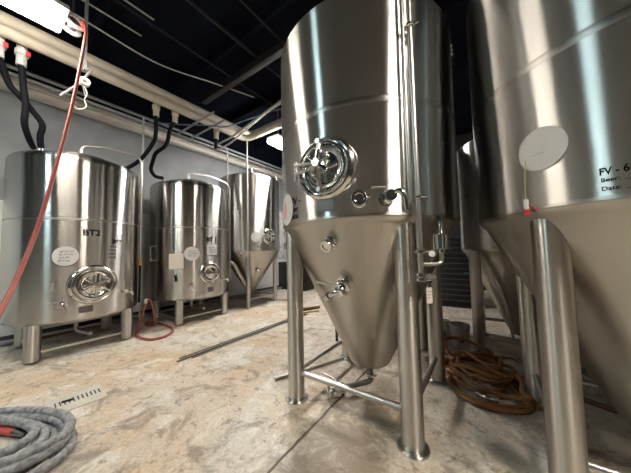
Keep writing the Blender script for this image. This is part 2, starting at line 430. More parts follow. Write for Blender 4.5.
def bright_tank(label, ctr, R, s, lr):
    root = thing('bright_tank', label, 'tank', (ctr[0], ctr[1], 0))
    zt, rs, zb = 2.885, .11, .53
    bm = BM(); prof = [(0, .40), (R*.4, .41), (R*.75, .435), (R*.9, .462)]
    for k in range(1, 6): a = k/5*math.pi/2; prof.append((R-.06+.06*math.sin(a), zb-.045*math.cos(a)))
    prof.append((R, zt-rs))
    for k in range(1, 7): a = k/6*math.pi/2; prof.append((R-rs+rs*math.cos(a), zt-rs+rs*math.sin(a)))
    for k in range(1, 8): t = k/7; prof.append(((R-rs)*(1-t), zt+.2*math.sin(t*math.pi/2)))
    lathe(bm, prof, 96); link('tank_shell', bm, M['bsteel'], root)
    seam(root, R, 1.92, .016)
    leg_set(root, s, lr, .50, False)
    stretchers(root, s, lr, .12, .022)
    return root
def decal(root, name, bm, az, z, R, mat, parent=None, lift=.0035):
    wrap(bm, az, z, R+lift); o = link(name, bm, mat, parent or root, smooth=True); return o
def cip_arm(root, pts, r=.021, name='spray_ball_pipe'):
    bm = BM(); tube(bm, bent(pts, .18, 8), r, 12); o = link(name, bm, M['rod'], root); return o
def clamp(root, p, axis='Z', r=.04, h=.02, parent=None):
    bm = BM(); ax = {'Z': Matrix(), 'X': Matrix.Rotation(R_(90), 4, 'Y'), 'Y': Matrix.Rotation(R_(90), 4, 'X')}[axis]
    lathe(bm, [(0, -h), (r*.8, -h), (r, -h*.5), (r, h*.5), (r*.8, h), (0, h)], 20, Matrix.Translation(p) @ ax)
    cyl(bm, Vector(p)+Vector((r, 0, 0)), Vector(p)+Vector((r*1.7, 0, .004)), .008, 8)
    return link('pipe_clamp', bm, M['fit'], parent or root)

# ------------------------------------------------------------------ room shell
X0, X1, Y0, Y1, ZC = -6.5, 4.2, -4.6, 9.6, 5.3
bm = BM(); box(bm, X0-.2, X1+.2, Y0-.2, Y1+.2, -.12, 0); struct(link('floor', bm, M['floor'], smooth=False))
bm = BM(); box(bm, X0-.2, X1+.2, Y0-.2, Y1+.2, ZC, ZC+.15); struct(link('ceiling', bm, M['blackceil'], smooth=False))
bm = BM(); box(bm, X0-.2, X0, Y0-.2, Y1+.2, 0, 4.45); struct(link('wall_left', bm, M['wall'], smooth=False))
bm = BM(); box(bm, X0-.2, X0-.005, Y0-.2, Y1+.2, 4.45, ZC); struct(link('wall_left_upper', bm, M['blackceil'], smooth=False))
bm = BM(); box(bm, X1, X1+.2, Y0-.2, Y1+.2, 0, ZC); struct(link('wall_right', bm, M['blackwall'], smooth=False))
bm = BM(); box(bm, -2.6, X1, Y1, Y1+.2, 0, ZC); struct(link('wall_far', bm, M['blackwall'], smooth=False))
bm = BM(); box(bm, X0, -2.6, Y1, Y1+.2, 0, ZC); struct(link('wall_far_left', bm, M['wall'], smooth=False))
bm = BM(); box(bm, X0, X1, Y0-.2, Y0, 0, ZC); struct(link('wall_rear', bm, M['rearwall'], smooth=False))
bm = BM(); box(bm, X0, X0+.014, Y0, Y1, 0, .12); struct(link('baseboard_left', bm, M['rearwall'], smooth=False))
k = 1
for z, d, hh in ((4.43, .07, .045), (4.335, .05, .035), (4.25, .09, .04)):       # cream rails along the top of the left wall
    bm = BM(); box(bm, X0-.01, X0+d, Y0, Y1, z-hh, z+hh, bevel=.012); struct(link('trim_%d' % k, bm, M['creamtrim'])); k += 1
for i in range(9):                                                              # ceiling joists
    y = -3.6+i*1.55
    bm = BM(); box(bm, X0, X1, y-.04, y+.04, ZC-.22, ZC+.01); struct(link('trim_%d' % k, bm, M['blackceil'], smooth=False)); k += 1

# ------------------------------------------------------------------ light fixtures
for i, (lx, ly, ln, col, st, lab) in enumerate(LIGHTS):
    LZ = LZS[i]; lw = LWS[i]
    t = thing('ceiling_light', lab, 'light', (lx, ly, LZ))
    bm = BM(); box(bm, -.19*lw, .19*lw, -ln/2, ln/2, .035, .09, bevel=.01); hs = link('housing', bm, M['housing'], t)
    bm = BM(); box(bm, -.185*lw, .185*lw, -ln/2+.02, ln/2-.02, -.05, .034, bevel=.02); link('diffuser', bm, emit('lamp_glow_%d' % i, col, st), t)
    for sy in (-.4, .4):
        bm = BM(); tube(bm, [(0, sy, .085), (0, sy, ZC-LZ+.005)], .006, 6); link('hanger_rod', bm, M['conduit'], t)

# ------------------------------------------------------------------ front conical fermenter
G_FV = None
T1C = (-1.02, 2.37); T1R = .855
t1 = conical_tank('large steel conical fermenter in the centre with round hatch and open floor before it', T1C, T1R, 1.645, 3.385, .27, .20, 1.06, .077, (2.48,))
manway(t1, -86, 2.02, T1R, .235, 6, rot=20, sl=.40)
port(t1, -69, 1.755, T1R, .05)
sample_valve(t1, -57, 1.745, T1R, s=1.0)
decal(t1, 'name_plate', plate_bm(.14, .085), -86.5, 1.735, T1R, M['dark_steel'])
lab = decal(t1, 'round_sticker', disc_bm(.14), -120, 1.77, T1R, M['sticker']); lab['label'] = 'round white sticker with a pink print'
pk = disc_bm(.06, .001)
for v in pk.verts: v.co.y *= 1.3
decal(t1, 'print', pk, -123, 1.77, T1R, M['pink'], lab, .0075)
for s, a, z, sz in (('FV -', -108, 1.815, .085), ('Beer:', -109.5, 1.75, .06), ('Date:', -109.5, 1.69, .06)):
    decal(t1, 'lettering', text_bm(s, sz, .0016), a, z, T1R, M['ink'], None, .004)
rc, tl = cone_at(t1, 1.46); port(t1, -88, 1.46, rc, .046, tl, 'cone_port', .08)
# racking arm on the cone
rc, tl = cone_at(t1, 1.13); F = frame(-84, 1.13, rc, tl)
bm = BM(); lathe(bm, [(.07, -.03), (.07, .01), (.05, .014), (.05, .05), (.064, .055), (.064, .085), (.05, .09), (.03, .12), (.03, .15), (0, .15)], 28, F)
ra = link('racking_arm', bm, M['fit'], t1)
bm = BM(); tube(bm, [F @ Vector((.0, 0, .13)), F @ Vector((-.05, -.01, .14)), F @ Vector((-.10, -.045, .14))], .024, 12); cyl(bm, F @ Vector((-.09, -.035, .14)), F @ Vector((-.12, -.06, .14)), .034); link('outlet', bm, M['fit'], ra)
bm = BM(); tube(bm, [F @ Vector((0, .03, .10)), F @ Vector((-.06, .06, .12)), F @ Vector((-.19, .075, .12))], .009, 8); link('valve_handle', bm, M['rod'], ra)
# bottom outlet, elbow and butterfly valve on the floor under the tip
bm = BM(); tube(bm, bent([(-.0, 0, .27), (0, 0, .15), (0, -.0, .085), (-.02, -.03, .075), (-.165, -.235, .075)], .06), .026, 14); dr = link('drain_pipe', bm, M['dark_steel'], t1)
for p, r in (((0, 0, .225), .046), ((0, -.01, .14), .04)): clamp(t1, p, 'Z', r, .016, dr)
va = thing('butterfly_valve', 'small steel butterfly valve lying on the floor below the central fermenter', 'valve', (-1.24, 2.055, 0))
bm = BM(); Q = Matrix.Translation((0, 0, .062)) @ Matrix.Scale(1.3, 4) @ Matrix.Rotation(R_(-37), 4, 'Z') @ Matrix.Rotation(R_(90), 4, 'X')
lathe(bm, [(0, -.07), (.03, -.07), (.044, -.06), (.044, -.045), (.03, -.04), (.046, -.022), (.046, .022), (.03, .04), (.044, .045), (.044, .06), (.03, .07), (0, .07)], 24, Q); vb = link('body', bm, M['fit'], va)
bm = BM(); tube(bm, [(0, 0, .10), (0, 0, .15), (-.06, .01, .165), (-.17, .03, .165)], .010, 8); link('handle', bm, M['rod'], va)

# riser pipe with gauge and relief valve on the front fermenter (pipe stands off the wall beside the front right leg)
px, py = -.365-T1C[0], 1.745-T1C[1]
pd = Vector((px, py, 0)).normalized(); side = Vector((-pd.y, pd.x, 0))
bm = BM(); tube(bm, bent([(px*.8, py*.8, 3.44), (px, py, 3.47), (px, py, 3.3), (px, py, 1.19)], .05), .019, 14); rp = link('riser_pipe', bm, M['rod'], t1)
q = Vector((px, py, 0))-side*.052-pd*.008
bm = BM(); tube(bm, bent([(q.x*.8, q.y*.8, 3.43), (q.x, q.y, 3.45), (q.x, q.y, 3.2), (q.x, q.y, 1.70), (q.x*.88, q.y*.88, 1.70)], .04), .013, 12); link('thin_riser', bm, M['rod'], rp)
for z in (1.745, 1.38, 1.225, 1.19, 2.98): clamp(t1, (px, py, z), 'Z', .036, .013, rp)
bm = BM()
cyl(bm, (px, py, 2.9), (px*.9, py*.9, 2.9), .014, 10); link('standoff', bm, M['fit'], rp)
bm = BM(); cyl(bm, (px, py, 1.745), (px*.88, py*.88, 1.745), .02, 12)
link('standoff', bm, M['fit'], rp)
a = Vector((px, py, 1.29)); e = side
bm = BM(); tube(bm, bent([a, a+e*.165, a+e*.165+Vector((0, 0, .13))], .045), .014, 12); br = link('relief_branch', bm, M['rod'], rp)
v0 = a+e*.165
bm = BM(); lathe(bm, [(0, .08), (.02, .08), (.02, .10), (.042, .105), (.042, .2), (.028, .205), (.016, .22), (.013, .30), (0, .30)], 20, Matrix.Translation(v0))
for k in range(4):
    aa = k*math.pi/2+.4; cyl(bm, v0+Vector((.044*math.cos(aa), .044*math.sin(aa), .1)), v0+Vector((.044*math.cos(aa), .044*math.sin(aa), .205)), .006, 8)
link('relief_valve', bm, M['fit'], br)
bm = BM(); cyl(bm, v0+Vector((0, 0, .295)), v0+Vector((0, 0, .335)), .02); link('valve_cap', bm, M['black'], br)
g0 = a+e*.085
bm = BM(); cyl(bm, g0, g0+Vector((0, 0, .05)), .007, 8); gd = (pd*.7+side*-.2).normalized()
cyl(bm, g0+Vector((0, 0, .072))-gd*.012, g0+Vector((0, 0, .072))+gd*.012, .028, 20); pg = link('pressure_gauge', bm, M['fit'], br)
bm = BM(); cyl(bm, g0+Vector((0, 0, .072))+gd*.0125, g0+Vector((0, 0, .072))+gd*.0145, .022, 20); link('gauge_face', bm, M['glassface'], br)
bm = BM(); cyl(bm, a+Vector((0, 0, -.085)), a+Vector((0, 0, -.085))+e*.10, .013, 10); link('side_outlet', bm, M['fit'], rp)
tg = thing('hanging_tag', 'cream paper tag hanging from the steel riser pipe on the central fermenter', 'tag', (T1C[0]+px+e.x*.055, T1C[1]+py+e.y*.055, 1.11))
bm = BM(); zr = Matrix.Rotation(math.atan2(e.y, e.x), 4, 'Z')
box(bm, -.021, .021, -.0012, .0012, -.08, .025, zr); link('card', bm, M['paper'], tg)
bm = BM(); tube(bm, [(0, 0, .022), (e.x*.004, e.y*.004, .085)], .0018, 5); link('string', bm, M['ink'], tg)
bm = BM()
for j in range(3): box(bm, -.014, .014-.005*j, -.0016, -.0012, -.005-.02*j, -.001-.02*j, zr)
link('lettering', bm, M['greyink'], tg)

# ------------------------------------------------------------------ right conical fermenter (FV - 6)
R1C = (.845, 2.44); R1R = .885
r1 = conical_tank('large steel conical fermenter at the right edge lettered FV - 6 with blank white disc', R1C, R1R, 1.61, 3.385, .27, .20, 1.09, .08, (2.41,))
lab = decal(r1, 'round_sticker', disc_bm(.116), -130.3, 1.925, R1R, M['sticker']); lab['label'] = 'blank white round sticker'
bm = BM(); box(bm, -.035, .03, -.0025, .0025, .0035, .005); wrap(bm, -131.2, 1.90, R1R+.003); link('pen_mark', bm, M['housing'], lab)
decal(r1, 'lettering', narrow(text_bm('FV - 6', .046, .0012, 'LEFT'), .78), -117.0, 1.728, R1R, M['ink'])
for s, z in (('Beer:', 1.690), ('Date:', 1.650)):
    decal(r1, 'lettering', text_bm(s, .027, .0005, 'LEFT'), -116.8, z, R1R, M['ink'])
    bm = plate_bm(.22, .0025, .001, 10); decal(r1, 'form_line', bm, -116.8+math.degrees(.18/R1R), z-.010, R1R, M['greyink'])
port(r1, -70, 1.75, R1R, .05)
manway(r1, -84, 2.02, R1R, .235, 6, rot=10, sl=.40)
rc, tl = cone_at(r1, 1.46); port(r1, -88, 1.46, rc, .046, tl, 'cone_port', .08)
bm = BM(); tube(bm, bent([(0, 0, .27), (0, 0, .14), (0, -.35, .1)], .06), .026, 12); link('drain_pipe', bm, M['dark_steel'], r1)
th = thing('hanging_thermometer', 'red and white float thermometer hanging on a yellow cord by the FV - 6 tank', 'thermometer', (.198, 1.80, 1.588))
bm = BM(); tube(bm, crom([(.012, .012, .30), (.004, .004, .2), (0, 0, .075)], 5), .002, 6); link('cord', bm, M['brass'], th)
bm = BM(); tube(bm, [(0, 0, .075), (.002, 0, .018)], .0115, 12); link('float_body', bm, M['sticker'], th)
bm = BM(); tube(bm, [(.002, 0, .018), (.003, 0, -.012), (.003, 0, -.018)], .012, 12); link('red_tip', bm, M['red'], th)
bm = BM(); tube(bm, crom([(.001, .0, .045), (.02, -.008, .035), (.034, -.012, .02), (.040, -.012, .008)], 4), .004, 8); link('side_clip', bm, M['redfoam'], th)

# ------------------------------------------------------------------ second row fermenters
n2 = conical_tank('smaller dark conical fermenter standing behind the FV - 6 tank', (.37, 4.30), .68, 1.38, 2.85, .22, .16, 1.0, .065, (2.1,))
bm = BM(); tube(bm, bent([(-.40, -.40, 1.30), (-.33, -.42, 1.20), (-.18, -.30, .55), (-.14, -.26, .18)], .06), .016, 10); link('drop_pipe', bm, M['rod'], n2)
n1 = conical_tank('smaller conical fermenter hidden behind the central one, only its leg showing', (-1.28, 4.15), .68, 1.38, 2.85, .22, .16, 1.0, .065, (2.1,))

# ------------------------------------------------------------------ bright tanks by the left wall
B1C, B2C, F3C = (-5.5, 1.03), (-5.5, 2.9), (-5.45, 4.55)
b1 = bright_tank('squat steel bright tank lettered BT2, nearest of the row by the left wall', B1C, .79, 1.03, .082)
manway(b1, 2, .985, .79, .27, 6, rot=25, yoke=False)
d = decal(b1, 'round_sticker', disc_bm(.135), -20, 1.40, .79, M['sticker']); d['label'] = 'white round sticker with handwriting'
decal(b1, 'handwriting', scribble(.19, .17, 4, 3), -20, 1.40, .79, M['greyink'], d, .004)
decal(b1, 'lettering', text_bm('BT2', .12, .0036), -1, 1.73, .79, M['ink'])
decal(b1, 'lettering', text_bm('BT2', .085, .002), 22.5, 1.61, .79, M['ink'])
for j in range(4):
    z = 1.53-.055*j
    bm = plate_bm(.10, .022, .001, 6); decal(b1, 'form_word', bm, 18, z, .79, M['greyink'])
    bm = plate_bm(.26, .005, .001, 8); decal(b1, 'form_line', bm, 33, z-.01, .79, M['greyink'])
sample_valve(b1, -22, .74, .79, s=.8)
bm = BM(); F = frame(-28, 1.0, .79); cyl(bm, F @ Vector((0, 0, -.01)), F @ Vector((0, 0, .03)), .014); tube(bm, [F @ Vector((0, -.05, .03)), F @ Vector((.01, .05, .035))], .011, 8); link('thermowell', bm, M['fit'], b1)
decal(b1, 'name_plate', plate_bm(.15, .09), -4, .64, .79, M['dark_steel'])
sample_valve(b1, 33, .80, .79, s=.6)
cip_arm(b1, [(.15, -.04, 3.0), (.15, -.04, 3.2), (.2, .35, 3.28), (.2, .80, 3.26), (.2, .80, 2.7), (.2, .80, 1.26)])
bm = BM(); tube(bm, [(.2, .80, 1.26), (.2, .80, .9), (.22, .79, .52)], .018, 10); link('drop_hose', bm, M['rubber'], b1)
bm = BM(); box(bm, .175, .225, .775, .825, 1.2, 1.33, bevel=.006); o = link('tape_band', bm, M['yellow'], b1); o['label'] = 'yellow tape band'
for k, (x, y) in enumerate(((.02, -.53), (.17, -.48), (-.05, .55))):
    bm = BM(); cyl(bm, (x, y, 2.83), (x, y, 2.99), .03); link('top_fitting', bm, M['fit'], b1)
bm = BM(); tube(bm, bent([(.0, 0, .42), (0, 0, .2), (.35, .1, .18)], .08), .03, 12); link('drain_pipe', bm, M['rod'], b1)

b2 = bright_tank('squat steel bright tank with two paper notices, second of the row by the left wall', B2C, .80, 1.0, .078)
manway(b2, -2, 1.0, .80, .215, 5, rot=50, yoke=False)
d = decal(b2, 'round_sticker', disc_bm(.14), -27, 1.395, .80, M['sticker']); d['label'] = 'white round sticker with handwriting'
decal(b2, 'handwriting', scribble(.18, .13, 3, 5), -27, 1.395, .80, M['greyink'], d, .004)
d = decal(b2, 'paper_notice', plate_bm(.27, .30), -47, 1.25, .80, M['paper']); d['label'] = 'cream square paper notice'
d = decal(b2, 'paper_notice', plate_bm(.22, .21), 1, 1.465, .80, M['sticker']); d['label'] = 'small white paper notice with scribbles'
decal(b2, 'handwriting', scribble(.16, .15, 3, 9), 1, 1.465, .80, M['greyink'], d, .004)
decal(b2, 'lettering', text_bm('BT 1', .125, .0034), 1, 1.68, .80, M['ink'])
bm = BM(); F = frame(-47, .93, .80); cyl(bm, F @ Vector((0, 0, -.01)), F @ Vector((0, 0, .03)), .014); tube(bm, [F @ Vector((.01, -.07, .03)), F @ Vector((-.01, .06, .035))], .013, 8); link('thermowell', bm, M['ink'], b2)
bm = BM(); cyl(bm, (-.1, -.56, 2.86), (-.1, -.56, 2.99), .03); link('top_fitting', bm, M['fit'], b2)
port(b2, -27, .73, .80, .05); decal(b2, 'name_plate', plate_bm(.12, .09), -1, .65, .80, M['dark_steel'])
sample_valve(b2, 22, .82, .80, s=.6)
cip_arm(b2, [(.3, -.24, 3.0), (.3, -.24, 3.16), (.3, .32, 3.2), (.3, .80, 3.1), (.3, .80, 2.7), (.3, .80, .7)])
bm = BM(); tube(bm, bent([(.0, 0, .42), (0, 0, .2), (.35, .1, .18)], .08), .03, 12); link('drain_pipe', bm, M['rod'], b2)
bm = BM(); F = frame(-82, 1.42, .80); tube(bm, bent([F @ Vector((0, .14, 0)), F @ Vector((0, .14, .08)), F @ Vector((0, -.14, .08)), F @ Vector((0, -.14, 0))], .03), .012, 8); link('grab_handle', bm, M['fit'], b2)

f3 = conical_tank('tall far steel conical fermenter by the left wall beside the second bright tank', F3C, .82, 1.44, 3.42, .28, .10, .95, .058, (2.5,), feet=False, rail=.2)
manway(f3, -4, 1.80, .82, .20, 5, rot=40)
d = decal(f3, 'round_sticker', disc_bm(.13), -30, 1.78, .82, M['sticker']); d['label'] = 'blank white round sticker'
port(f3, -30, 1.56, .82, .05); sample_valve(f3, -58, 1.36, .80, s=.8)
cip_arm(f3, [(.15, -.05, 3.6), (.15, -.05, 3.78), (.15, .5, 3.86), (.15, .93, 3.84), (.15, .93, 3.0), (.15, .93, 1.2)])
rc, tl = cone_at(f3, .95); port(f3, -20, .95, rc, .05, tl, 'cone_port', .09)
cip_arm(f3, [(.18, -.80, 1.15), (.25, -.72, 1.10), (.20, -.30, .45), (.1, -.1, .22)], .05, 'racking_pipe')

# ------------------------------------------------------------------ overhead pipes
def pipe(name, pts, r, mat, label, cat='pipe', seg=16, rad=.1, group=None, joints=()):
    t = BM(); tube(t, bent(pts, rad), r, seg)
    for j in joints:
        p = Vector(pts[0]).lerp(Vector(pts[-1]), j); d = (Vector(pts[-1])-Vector(pts[0])).normalized()
        tube(t, [p-d*.06, p+d*.06], r*1.12, seg)
    return tag(link(name, t, mat), label, cat, group)
pipe('overhead_pipe', [(-5.0, -4.5, 4.50), (-5.0, 4.2, 4.50), (-1.5, 4.2, 4.50)], .095, M['creampipe'], 'fat cream overhead pipe running along the left side, uppermost of the pair', rad=.25, joints=(.4,))
pipe('overhead_pipe', [(-4.93, -4.5, 4.31), (-4.93, 4.0, 4.31), (-1.5, 4.0, 4.31)], .075, M['creampipe'], 'cream overhead pipe hung just below the fattest overhead pipe', rad=.25)
pipe('overhead_conduit', [(-5.9, -4.5, 4.36), (-5.9, 9.5, 4.36)], .03, M['conduit'], 'grey conduit running high along the left wall, nearer the cream pipes', 'conduit')
pipe('overhead_conduit', [(-5.75, -4.5, 4.18), (-5.75, 9.5, 4.18)], .026, M['conduit'], 'lower grey conduit running just below another along the left wall', 'conduit')
pipe('overhead_conduit', [(-4.05, -4.4, 4.95), (-4.05, 9.5, 4.95)], .018, M['dimconduit'], 'dark conduit under the black ceiling, left of the longest beam', 'conduit')
pipe('overhead_conduit', [(-3.3, -4.4, 5.02), (-3.3, 9.5, 5.02)], .03, M['dimconduit'], 'thick dark conduit under the middle of the black ceiling', 'conduit')
pipe('overhead_conduit', [(-2.7, -4.4, 5.02), (-2.7, 9.5, 5.02)], .02, M['dimconduit'], 'thin dark conduit under the black ceiling nearest the central fermenter', 'conduit')
pipe('electrical_cable', crom([(-4.7, .2, 4.96), (-4.74, 1.08, 4.9), (-4.73, 1.9, 4.88), (-4.41, 2.8, 4.9), (-4.15, 3.6, 4.92)], 6), .013, M['paleconduit'], 'pale cable crossing the black ceiling to the dark cross beam', 'cable', rad=.01)
pipe('ceiling_track', [(-4.0, .85, 5.0), (-4.0, 1.5, 5.0)], .012, M['paleconduit'], 'short pale track on the ceiling, upper of two beside the hanging hose', 'track')
pipe('ceiling_track', [(-4.47, .75, 5.0), (-4.47, 1.5, 5.0)], .012, M['paleconduit'], 'short pale track on the ceiling, lower of two beside the hanging hose', 'track')
bm = BM(); box(bm, -5.2, 3.9, 2.94, 3.06, 4.86, 5.0, bevel=.01); tag(link('cross_beam', bm, M['black_steel']), 'dark steel beam crossing under the ceiling to the top of the central fermenter', 'beam')
pipe('blue_airline', crom([(-5.52, 2.02, 4.10), (-5.2, 2.4, 4.12), (-4.75, 2.85, 4.14), (-4.52, 3.12, 4.15), (-4.2, 3.55, 4.42), (-3.7, 4.1, 4.74), (-3.2, 4.5, 4.74)], 6), .013, M['bluehose'], 'blue air line arching under the ceiling by the cream pipes', 'hose', rad=.01)
pipe('overhead_conduit', [(-5.5, 3.46, 4.10), (-4.8, 3.5, 4.16), (-2.6, 3.68, 4.72)], .024, M['paleconduit'], 'pale conduit slanting up from the left pipes toward the central fermenter', 'conduit')
pipe('overhead_conduit', crom([(-5.5, 3.58, 4.04), (-4.95, 3.6, 4.12), (-4.5, 3.64, 4.28), (-3.6, 3.74, 4.58), (-2.6, 3.82, 4.62)], 5), .02, M['paleconduit'], 'pale curved conduit just below the slanting straight one', 'conduit', rad=.01)
pipe('hanger_frame', [(-5.70, 3.0, 4.205), (-4.4, 3.0, 4.205)], .022, M['conduit'], 'grey strut crossing beneath the cream pipes, farther of two above the second bright tank', 'strut')
pipe('hanger_frame', [(-5.70, 2.7, 4.205), (-4.3, 2.7, 4.205)], .022, M['conduit'], 'grey strut crossing beneath the cream pipes, nearer of two above the second bright tank', 'strut')
# standpipes
pipe('standpipe', [(-5.55, 1.93, 4.18), (-5.55, 1.93, .0)], .017, M['paleconduit'], 'thin vertical standpipe between the two bright tanks', 'pipe')
pipe('standpipe', [(-4.82, 3.94, 4.235), (-4.82, 3.94, 0)], .018, M['paleconduit'], 'thin vertical pipe dropping from the cream pipes beside the far fermenter leg', 'pipe')
pipe('standpipe', bent([(-5.62, 3.705, 4.14), (-5.3, 3.705, 4.02), (-5.3, 3.705, .0)], .05), .017, M['paleconduit'], 'thin vertical standpipe between second bright tank and far fermenter', 'pipe', rad=.01)

# drop hoses from the cream pipes with red handled valves
def drop(y, pts, label, valve=True, mat='rubber'):
    t = thing('drop_hose', label, 'hose', (0, 0, 0))
    bm = BM(); tube(bm, crom(pts, 6), .036, 12); link('hose', bm, M[mat], t)
    p = Vector(pts[0])
    bm = BM(); tube(bm, [(p.x, p.y, 4.33), (p.x, p.y, p.z-.06)], .050, 14); tube(bm, [(p.x, p.y, p.z+.15), (p.x, p.y, p.z+.08)], .066, 14); tb = link('tee_fitting', bm, M['creampipe'] if not valve else M['housing'], t)
    if valve:
        bm = BM(); box(bm, p.x+.035, p.x+.065, p.y+.03, p.y+.075, p.z+.08, p.z+.15, bevel=.01); o = link('valve_handle', bm, M['red'], tb); o['label'] = 'red valve handle'
    return t
drop(.31, [(-5.05, .31, 4.06), (-5.1, .34, 3.77), (-5.1, .37, 3.49), (-5.14, .37, 3.25), (-5.30, .43, 3.10), (-5.46, .49, 3.03)], 'thick black hose dropping from red handled valve straight down onto the nearest bright tank')
drop(.13, [(-5.05, .12, 4.06), (-5.18, .22, 3.76), (-5.2, .34, 3.62), (-5.2, .45, 3.47), (-5.2, .54, 3.32), (-5.25, .53, 3.16), (-5.33, .55, 3.02)], 'thick black hose bending behind the straight one at the left edge')
drop(1.96, [(-5.05, 1.96, 4.10), (-5.1, 1.98, 3.72), (-5.12, 1.94, 3.52), (-5.35, 1.84, 3.25), (-5.5, 1.70, 3.08), (-5.55, 1.60, 3.03)], 'black hose hanging from the cream pipe between the two bright tanks, left one', False)
drop(2.31, [(-5.05, 2.31, 4.14), (-5.2, 2.28, 3.95), (-5.2, 2.21, 3.61), (-5.3, 2.07, 3.42), (-5.45, 2.07, 3.28), (-5.5, 2.06, 3.12), (-5.55, 2.16, 3.02), (-5.6, 2.32, 3.03)], 'black hose hanging from the cream pipe down onto the second bright tank', False)
drop(3.75, [(-5.0, 3.2, 4.10), (-5.02, 3.2, 3.95), (-5.1, 3.25, 3.86)], 'short black hose stub under the cream pipe before the far fermenter', False)

# hanging red hose and its reel
t = thing('hose_reel', 'white ceiling hose reel beside the upper left light fixture', 'reel', (-3.98, .62, 4.22))
Q = Matrix.Rotation(R_(35), 4, 'Z') @ Matrix.Rotation(R_(72), 4, 'Y') @ Matrix.Rotation(R_(20), 4, 'X')
bm = BM(); lathe(bm, [(.0, -.05), (.05, -.05), (.05, .05), (0, .05)], 28, Q); link('drum', bm, M['dark_steel'], t)
for sg in (-1, 1):
    bm = BM(); lathe(bm, [(.06, sg*.045), (.105, sg*.045), (.112, sg*.055), (.105, sg*.068), (.06, sg*.068), (.06, sg*.045)], 36, Q); link('flange', bm, M['housing'], t)
bm = BM(); tube(bm, [(0, 0, 0), (.0, .0, ZC-4.22+.01)], .012, 10); link('bracket', bm, M['dark_steel'], t)
bm = BM(); tube(bm, [(.05, .08, .06), (.10, .09, -.04)], .026, 12); link('hose_guide', bm, M['redfoam'], t)
bm = BM(); tube(bm, crom([(-3.90, .71, 4.24), (-3.80, .70, 3.98), (-3.5, .56, 2.96), (-3.0, .345, 1.83), (-2.62, .205, 1.32), (-2.25, .08, 1.02), (-1.9, -.06, .78)], 10), .0150, 12)
tag(link('red_air_hose', bm, M['redhose']), 'long red hose slanting from the ceiling reel down past the nearest bright tank', 'hose')
t = thing('steel_bracket', 'small grey steel bracket hung from the ceiling behind the red hose', 'bracket', (-4.3, .8, 0))
bm = BM()
box(bm, -.02, .02, -.015, .015, 3.9, ZC+.0)
tube(bm, [(0, 0, 3.98), (0, .08, 3.96), (0, -.02, 3.74), (0, .02, 3.55)], .014, 6); tube(bm, [(0, .08, 3.96), (0, -.07, 3.86)], .014, 6); tube(bm, [(0, .0, 3.75), (0, -.22, 3.42)], .014, 6)
link('frame', bm, M['conduit'], t)
t = thing('tape_roll', 'cream tape roll with dangling strip hung on the steel bracket', 'tape', (-4.24, .79, 3.70))
bm = BM(); lathe(bm, [(.028, -.025), (.06, -.025), (.06, .025), (.028, .025), (.028, -.025)], 24, Matrix.Rotation(R_(75), 4, 'Y')); link('roll', bm, M['paper'], t)
bm = BM(); tube(bm, crom([(.0, .0, -.055), (.01, .03, -.15), (0, .01, -.24), (0, .03, -.33), (0, -.05, -.40), (0, -.10, -.36)], 6), .008, 6); link('loose_strip', bm, M['paper'], t)

# ------------------------------------------------------------------ things on the floor
t = thing('floor_drain', 'long dark slot drain with steel edges across the open floor', 'drain', (-3.35, 2.75, 0))
bm = BM(); box(bm, -.022, .022, -1.16, 1.6, 0, .004); link('slot', bm, M['black'], t, smooth=False)
for s in (-1, 1):
    bm = BM(); box(bm, s*.062-.014, s*.062+.014, -1.05+.05*s, 1.6, 0, .012, bevel=.003); link('edge_rail', bm, M['dark_steel'], t)
t = thing('drain_grate', 'flat pale slotted grate lying on the floor beside the grey hose', 'grate', (-3.34, .69, 0))
Q = Matrix.Rotation(R_(-4), 4, 'Z')
bm = BM(); box(bm, -.185, .185, -.25, .16, 0, .009, Q, bevel=.003); link('plate', bm, M['grate'], t)
bm = BM()
for j in range(11): box(bm, -.012-.05, -.012+.05, -.19+j*.031, -.18+j*.031, .0085, .0105, Q)
link('slots', bm, M['black'], t, smooth=False)
t = thing('grate_clip', 'small black clip lying on the pale slotted floor grate', 'clip', (-3.36, .585, .0105))
bm = BM(); box(bm, -.04, .04, -.012, .014, 0, .014, Matrix.Rotation(R_(75), 4, 'Z'), bevel=.004); link('clip_body', bm, M['black'], t)

# grey hose coil, bottom left (flattened oval loops, long axis across the picture's lower left corner)
def coil(cx, cy, loops, rot, n=26):
    pts = []; ca, sa = math.cos(rot), math.sin(rot)
    for i, (a, b, ox, oy, z) in enumerate(loops):
        for k in range(n):
            f = k/n; nx = loops[min(i+1, len(loops)-1)]
            A, B, OX, OY, Z = (p+(q-p)*f for p, q in zip((a, b, ox, oy, z), nx))
            th_ = 2*math.pi*f
            x, y = A*math.cos(th_)+OX, B*math.sin(th_)+OY
            pts.append((cx+x*ca-y*sa, cy+x*sa+y*ca, Z))
    return pts
t = thing('grey_hose_coil', 'thick grey braided hose coiled on the floor in the lower left corner', 'hose', (0, 0, 0))
HR = .030
loops = [(.74, .40, .0, -.02, HR), (.66, .33, -.02, .0, HR), (.78, .45, .02, -.04, HR), (.60, .27, -.04, .03, HR+.03), (.72, .38, .03, .0, HR+.055), (.54, .22, -.05, .03, HR+.07), (.68, .34, .06, .03, HR+.09), (.68, .34, .05, .03, HR+.09)]
bm = BM(); tube(bm, coil(-3.10, -.06, loops, R_(38)), HR, 14); link('hose', bm, M['greyhose'], t)
bm = BM(); tube(bm, [(-3.24, .17, .045), (-3.07, .245, .045)], .027, 12); o = link('red_grip', bm, M['redfoam'], t); o['label'] = 'red rubber grip'
bm = BM(); tube(bm, [(-3.07, .245, .045), (-3.045, .256, .045), (-2.96, .29, .04)], .02, 12, radii=[.025, .023, .012]); link('nozzle', bm, M['dark_steel'], t)

